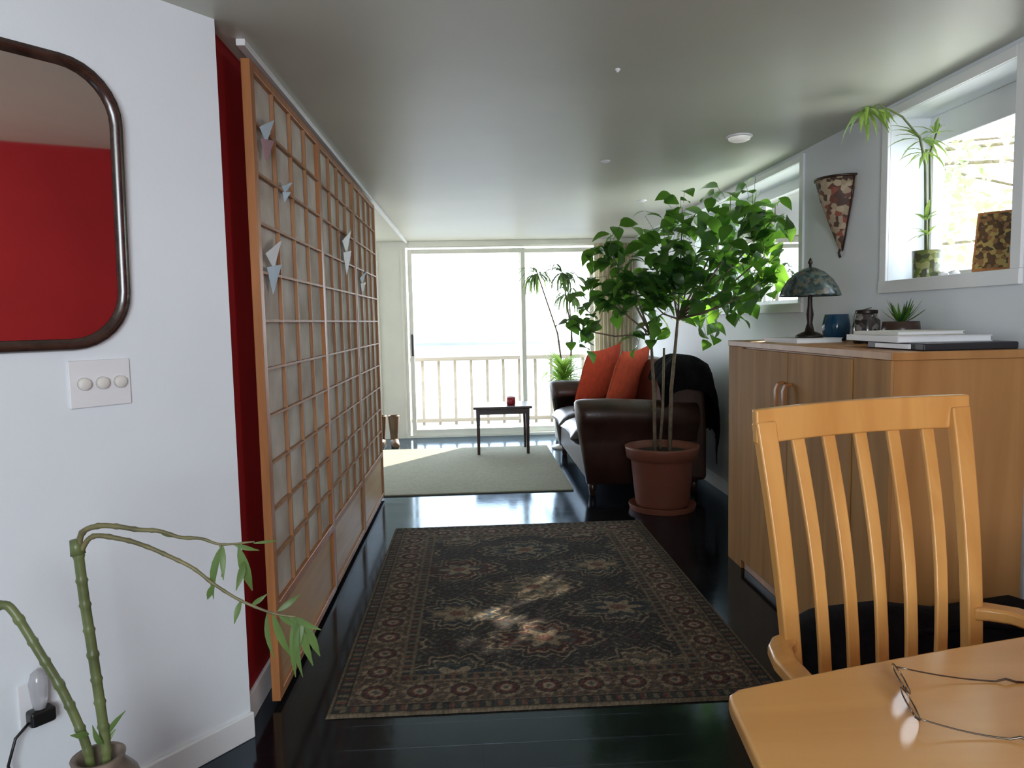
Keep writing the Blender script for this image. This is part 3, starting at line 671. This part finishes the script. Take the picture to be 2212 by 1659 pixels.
for k in range(4):
    x,y=1.93+.025*(k%2),2.92+.035*k; M=MB(); M.lathe([(0,0),(.014,.002),(.02,.010),(.014,.019),(0,.022)],(x,y-.03,SZ),12); o=M.obj("pebble",plate_m,smooth=True); tag(o,"small pale pebble on the window sill","pebble","pebbles on the window sill")
# ------------------------------------------------------------ ceiling fixtures
r=root("ceiling_light",(1.39,3.82,CH),"small white dome ceiling light","ceiling light")
M=MB(); M.lathe([(.065,0),(.066,-.006),(.060,-.010),(0,-.010)],(1.39,3.82,CH),28); M.obj("base",plate_m,r,bevel=.002)
M=MB(); M.lathe([(.056,-.010),(.053,-.020),(.035,-.028),(.012,-.032),(0,-.033)],(1.39,3.82,CH),28); M.obj("dome",mat("milk_glass",(.85,.85,.82),.3,.02,emit=(1,.97,.9),estr=.2),r,smooth=True)
for x,y,s_ in((.80,4.38,.028),(1.35,5.84,.04),(.56,2.8,.010)):
    M=MB(); M.lathe([(0,.001),(s_,.001),(s_,-.004),(s_*.6,-.008),(s_*.5,-.012),(0,-.013)],(x,y,CH),18); o=M.obj("sprinkler_cap",plate_m,smooth=True); tag(o,"small white round cap on the ceiling","sprinkler","white ceiling caps")
# ------------------------------------------------------------ dining table
r=root("dining_table",(1.0,.65,0),"honey beech dining table with smooth rounded edge","table")
poly=[(.375,1.055),(.38,1.08),(.40,1.096),(.60,1.15),(.80,1.198),(.98,1.237),(1.25,1.285),(1.55,1.32),(1.62,1.28),(1.70,.80),(1.66,.30),(1.55,.02),(1.45,-.03),(1.0,-.12),(.50,-.12),(.42,-.05),(.36,.3),(.345,.70),(.358,.90)]
M=MB(); M.prism(poly,lambda p,z:(p[0],p[1],z),.722,.75); M.obj("tabletop",table_wood,r,bevel=.008,bseg=3)
MB().box(.50,1.5,.05,.07,.64,.722).box(.50,1.5,1.0,1.02,.64,.722).box(.50,.52,.07,1.0,.64,.722).box(1.48,1.5,.07,1.0,.64,.722).obj("apron",chair_wood,r)
for x in(.53,1.47):
    for y in(.08,.99): MB().strip([(x,y,0),(x,y,.4),(x,y,.722)],(1,0,0),[.045,.055,.065],.06).obj("leg",chair_wood,r,bevel=.006)
# ------------------------------------------------------------ chair
r=root("dining_chair",(.9,1.5,0),"honey beech dining chair with slatted back and arms","chair")
LT=V((.628,1.625,1.12)); RT=V((1.168,1.69,1.135)); LB=V((.692,1.530,.43)); RB=V((1.090,1.53,.43))
sd=(RT-LT).normalized(); fw=V((sd.y,-sd.x,0)) # toward camera
def bow(A,B,k,n=9,amt=.018):
    out=[]
    for i in range(n):
        u=i/(n-1); p=A.lerp(B,u)+fw*amt*math.sin(u*math.pi)
        out.append(p)
    return out
for T,Bq,nm in((LT,LB,0),(RT,RB,1)):
    inn=sd*(.024 if nm==0 else -.024)
    leg0=V((Bq.x,Bq.y+.06,0))
    pts=[leg0,V((Bq.x,Bq.y+.02,.25)),Bq]+bow(Bq,T+inn-V((0,0,.03)),0)[1:]
    MB().strip(pts,sd,[.036]*3+[.036+.012*i/7 for i in range(8)],.030).obj("back_post",chair_wood,r,bevel=.005)
# crest
M=MB(); pts=[]
vs=[];fs=[]; K=16
for i in range(K+1):
    u=i/K; c=LT.lerp(RT,u)-fw*.030*math.sin(math.pi*u)+V((0,0,.002*math.sin(math.pi*u)))
    for h,o_ in((0,-.012),(0,.012),(-.078,.018),(-.078,-.006)): vs.append(c+V((0,0,h))+fw*o_)
for i in range(K):
    for k in range(4): fs.append((i*4+k,i*4+(k+1)%4,(i+1)*4+(k+1)%4,(i+1)*4+k))
fs+=[(3,2,1,0),(K*4,K*4+1,K*4+2,K*4+3)]
M.add(vs,fs).obj("crest_rail",chair_wood,r,bevel=.006,bseg=3)
for i in range(5):
    ut=.215+.153*i; ub=.17+.160*i
    T=LT.lerp(RT,ut)-V((0,0,.07))-fw*.03*math.sin(math.pi*ut); Bq=LB.lerp(RB,ub)+V((0,0,.04))
    MB().strip(bow(Bq,T,0,9,.026),sd,[.029]*4+[.030,.031,.032,.032,.033],.012).obj("slat",chair_wood,r,bevel=.004)
# seat
M=MB(); sp=[(.665,1.50),(.70,1.545),(1.08,1.545),(1.11,1.50),(1.14,1.08),(1.10,1.04),(.68,1.04),(.64,1.08)]
M.prism(sp,lambda p,z:(p[0],p[1],z),.43,.46); M.obj("seat",chair_wood,r,bevel=.01,bseg=3)
for x,y in((.68,1.08),(1.10,1.08)): MB().strip([(x,y,0),(x,y,.25),(x,y,.43)],(1,0,0),[.028,.032,.036],.036).obj("front_leg",chair_wood,r,bevel=.004)
for a,bx,k_ in(((.680,1.545,.61),-1,.5),((1.110,1.57,.655),1,1)):
    a=V(a); pts=[a,a+V((.035*bx*k_,-.01,0)),a+V((.075*bx*k_,-.04,0)),a+V((.10*bx*k_,-.10,0)),a+V((.10*bx*k_,-.25,-.002)),a+V((.09*bx*k_,-.36,-.004))]
    MB().strip(pts,(0,0,1),.030,.05).obj("arm",chair_wood,r,bevel=.008,bseg=3)
    q=pts[-1]+V((0,.02,-.01)); MB().strip([V((q.x,q.y,.44)),q],(1,0,0),.03,.03).obj("arm_support",chair_wood,r,bevel=.004)
# eyeglasses
r=root("eyeglasses",(.66,1.03,.75),"thin wire eyeglasses resting open on the table","eyeglasses")
A=V((.660,1.10,.770)); B=V((.600,.955,.770)); dx=(B-A).normalized(); 
def ring(c,a,b_,ra,rb,n=24): return [c+a*math.cos(2*math.pi*k/n)*ra+b_*math.sin(2*math.pi*k/n)*rb for k in range(n+1)]
upz=V((-.5,.23,.8)).normalized()
M=MB()
for u in(.25,.75): M.tube(ring(A.lerp(B,u)+V((0,0,0)),dx,upz,.031,.021),.0011,6)
m_=A.lerp(B,.5); M.tube([m_-dx*.009,m_+V((0,0,.005)),m_+dx*.009],.0012,6); M.obj("frame",chrome,r,smooth=True)
gl=glassmat("lens_glass",(.96,.97,.97))
for u in(.25,.75):
    M=MB(); q=ring(A.lerp(B,u),dx,upz,.030,.020); M.add(q[:-1],[tuple(range(24))]); M.obj("lens",gl,r)
for P0,P1 in((A,V((.845,1.068,.752))),(B,V((.745,.912,.752)))):
    M=MB(); P1=V(P1); dd=(P1-P0); pts=[P0+dd*u+V((0,0,-.006*math.sin(u*math.pi))) for u in[0,.1,.2,.35,.5,.65,.78]]+[P0+dd*.86+V((0,0,.002)),P0+dd*.94+V((0,0,-.001)),P1]
    M.tube(pts,[.0014,.0011,.0011,.0011,.0011,.0012,.0015,.0019,.0019,.0016],6); M.obj("temple",chrome,r,smooth=True)
# black bag
r=root("duffel_bag",(1.4,2.1,0),"black fabric bag slumped beside the cabinet","bag")
M=MB(); pts=[(.96,2.10,.20),(.98,2.1,.21),(1.06,2.1,.228),(1.22,2.1,.235),(1.4,2.1,.225),(1.65,2.1,.235),(1.80,2.1,.22),(1.84,2.1,.21)]
M.tube(pts,[.14,.19,.215,.22,.205,.22,.18,.12],20); o=M.obj("body",black_f,r,smooth=True)
M=MB(); M.tube([(1.2,1.98,.40),(1.25,1.96,.43),(1.4,1.95,.45),(1.55,1.96,.43),(1.6,1.98,.40)],.010,8); M.obj("handle",black_f,r,smooth=True)
# ------------------------------------------------------------ lucky bamboo, near left
r=root("lucky_bamboo",(-.76,1.45,.30),"curving lucky bamboo stalks in a round clay vase","houseplant")
vase=mat("brown_stoneware",(.16,.12,.09),.6,.3,20)
M=MB(); M.lathe([(0,0),(.06,0),(.085,.04),(.09,.09),(.07,.15),(.045,.18),(.05,.195),(.04,.195),(.035,.17),(0,.16)],(-.765,1.45,.29),26); M.obj("vase",vase,r,smooth=True)
def stalk(M,pts,r0,r1,seg=.05):
    pts=[V(p) for p in pts]; P=[];R=[]
    q=[pts[0]*2-pts[1]]+pts+[pts[-1]*2-pts[-2]]
    for i in range(1,len(q)-2):
        m=max(3,int((q[i+1]-q[i]).length/.006))
        for k in range(m):
            t_=k/m; a,b_,c,d=q[i-1],q[i],q[i+1],q[i+2]
            P.append(.5*((2*b_)+(c-a)*t_+(2*a-5*b_+4*c-d)*t_*t_+(3*b_-a-3*c+d)*t_**3))
    P.append(pts[-1]); L=0
    for i,p in enumerate(P):
        if i: L+=(p-P[i-1]).length
        u=i/(len(P)-1); rr=r0*(1-u)+r1*u
        if (L%seg)<.007: rr*=1.22
        R.append(rr)
    M.tube(P,R,10)
Yb_=1.45
M=MB(); X=lambda x,z,y=Yb_:(x,y,z)
stalk(M,[X(-.778,.44),X(-.790,.52),X(-.824,.62),X(-.862,.70),X(-.905,.785),X(-.925,.80),X(-.945,.79),X(-.965,.75)],.009,.0085)
stalk(M,[X(-.750,.44),X(-.750,.52),X(-.762,.70),X(-.770,.80),X(-.776,.905)],.0095,.0095)
M.tube([X(-.776,.895),X(-.780,.925)],[.014,.010],10)
M.obj("stalk",bamboo_m,r,smooth=True)
twig=mat("bamboo_twig",(.15,.135,.06),.5,.4,20)
M=MB()
stalk(M,[X(-.776,.90),X(-.765,.938),X(-.735,.950),X(-.70,.948),X(-.659,.940),X(-.62,.936),X(-.58,.922),X(-.54,.918),X(-.502,.905),X(-.438,.908)],.0062,.0016,.035)
stalk(M,[X(-.772,.90),X(-.745,.930),X(-.69,.922),X(-.65,.908),X(-.613,.89),X(-.56,.86),X(-.521,.826),X(-.47,.79),X(-.41,.762),X(-.364,.752)],.0052,.002,.035)
stalk(M,[X(-.505,.905),X(-.500,.87),X(-.505,.84)],.002,.001,.035)
M.obj("twig",twig,r,smooth=True)
M=MB()
for a,b_,w in (((-.50,.905),(-.528,.79),.020),((-.50,.905),(-.495,.84),.012),((-.47,.90),(-.455,.80),.020),((-.46,.87),(-.47,.82),.014),((-.41,.762),(-.385,.66),.016),((-.38,.755),(-.33,.70),.014),((-.36,.752),(-.355,.63),.020),((-.37,.752),(-.31,.735),.013),
   ((-.40,.765),(-.36,.79),.012),((-.345,.74),(-.325,.66),.016),((-.521,.826),(-.54,.79),.012),((-.42,.765),(-.405,.68),.014),((-.36,.75),(-.34,.64),.016),((-.75,.52),(-.72,.56),.012),((-.78,.53),(-.80,.545),.014),((-.76,.50),(-.735,.53),.012),((-.44,.905),(-.40,.90),.006),((-.75,.50),(-.76,.56),.014),((-.40,.76),(-.355,.72),.013),((-.35,.75),(-.37,.67),.014),
   ((-.48,.905),(-.435,.885),.010),((-.45,.78),(-.42,.80),.010),((-.47,.79),(-.48,.75),.012),((-.62,.936),(-.60,.915),.008),((-.37,.752),(-.375,.62),.014)):
    dy=random.uniform(-.03,.03); M.leaf((a[0],Yb_,a[1]),(b_[0],Yb_+dy,b_[1]),w,(random.uniform(-.6,.6),-1,.3),fold=.2,droop=.08,seg=6,pw=.8)
M.obj("foliage",bamleaf,r,smooth=True)
r=root("plant_stand",(-.765,1.45,0),"small round dark wooden plant stand","stand")
M=MB(); M.lathe([(0,.265),(.16,.265),(.165,.278),(.16,.29),(0,.29)],(-.765,1.45,0),30); M.obj("top",dark_wood,r,bevel=.002)
for k in range(3):
    a=k*2.094+.4; MB().tube([(-.765+.09*math.cos(a),1.45+.09*math.sin(a),.266),(-.765+.14*math.cos(a),1.45+.14*math.sin(a),0)],[.014,.011],10).obj("leg",dark_wood,r,smooth=True)
# ------------------------------------------------------------ lights
w=bpy.data.worlds.new("sky"); scene.world=w; w.use_nodes=True; t=w.node_tree; bg=t.nodes["Background"]
tc=t.nodes.new("ShaderNodeTexCoord"); sp=t.nodes.new("ShaderNodeSeparateXYZ"); t.links.new(tc.outputs["Generated"],sp.inputs[0])
cr=t.nodes.new("ShaderNodeValToRGB"); cr.color_ramp.elements[0].position=0; cr.color_ramp.elements[0].color=(.88,.94,1,1); cr.color_ramp.elements[1].position=.7; cr.color_ramp.elements[1].color=(.60,.74,.95,1)
t.links.new(sp.outputs[2],cr.inputs[0]); t.links.new(cr.outputs[0],bg.inputs[0]); bg.inputs[1].default_value=8.5
def light(name,kind,loc,target,energy,color=(1,1,1),size=1,sy=None):
    L=bpy.data.lights.new(name,kind); L.energy=energy; L.color=color
    o=bpy.data.objects.new(name,L); scene.collection.objects.link(o); o.location=loc
    d=V(target)-V(loc); o.rotation_euler=d.to_track_quat('-Z','Y').to_euler()
    if kind=='AREA':
        L.size=size
        if sy: L.shape='RECTANGLE'; L.size_y=sy
    return o
s=light("sun",'SUN',(6,14,8),V((6,14,8))+sdir,18,(1,.89,.72)); s.data.angle=.014
for nm,loc,tg,sx,sy in(("door_portal",(.35,YF+.2,1.1),(.35,0,1.1),2.1,2.1),("window_portal",(-1.8,YF+.2,1.1),(-1.8,0,1.1),1.4,2.1),("east_portal",(2.2,5.16,1.8),(0,5.16,1.8),1.95,.8),("near_portal",(2.2,2.89,1.83),(0,2.89,1.83),.78,.72)):
    p=light(nm,'AREA',loc,tg,1,(1,1,1),sx,sy); p.data.cycles.is_portal=True
light("flash_fill",'AREA',(.0,-1.9,1.7),(-.5,3,1.2),80,(.84,.93,1),1.1)  # added fill behind the camera, imitates a flash
light("ceiling_fill",'AREA',(.2,-1.6,1.1),(.3,-.9,2.25),22,(.95,.98,1),.8)  # added upward fill that brightens the ceiling, no fixture here
# ------------------------------------------------------------ camera
F=1600
Yc=V(((1020-1106)/F,(829.5-695)/F,-1)).normalized(); u=V((-0.025,1,0)); Zc=(u-Yc*u.dot(Yc)).normalized(); Xc=Yc.cross(Zc)
cd=bpy.data.cameras.new("camera"); cam=bpy.data.objects.new("camera",cd); scene.collection.objects.link(cam)
cd.sensor_width=36; cd.lens=36*F/2212; cd.clip_start=.05; cd.clip_end=2000
cam.matrix_world=Matrix.Translation((0,0,1.33))@Matrix((Xc,Yc,Zc)).to_4x4()
scene.camera=cam
scene.view_settings.view_transform='Standard'
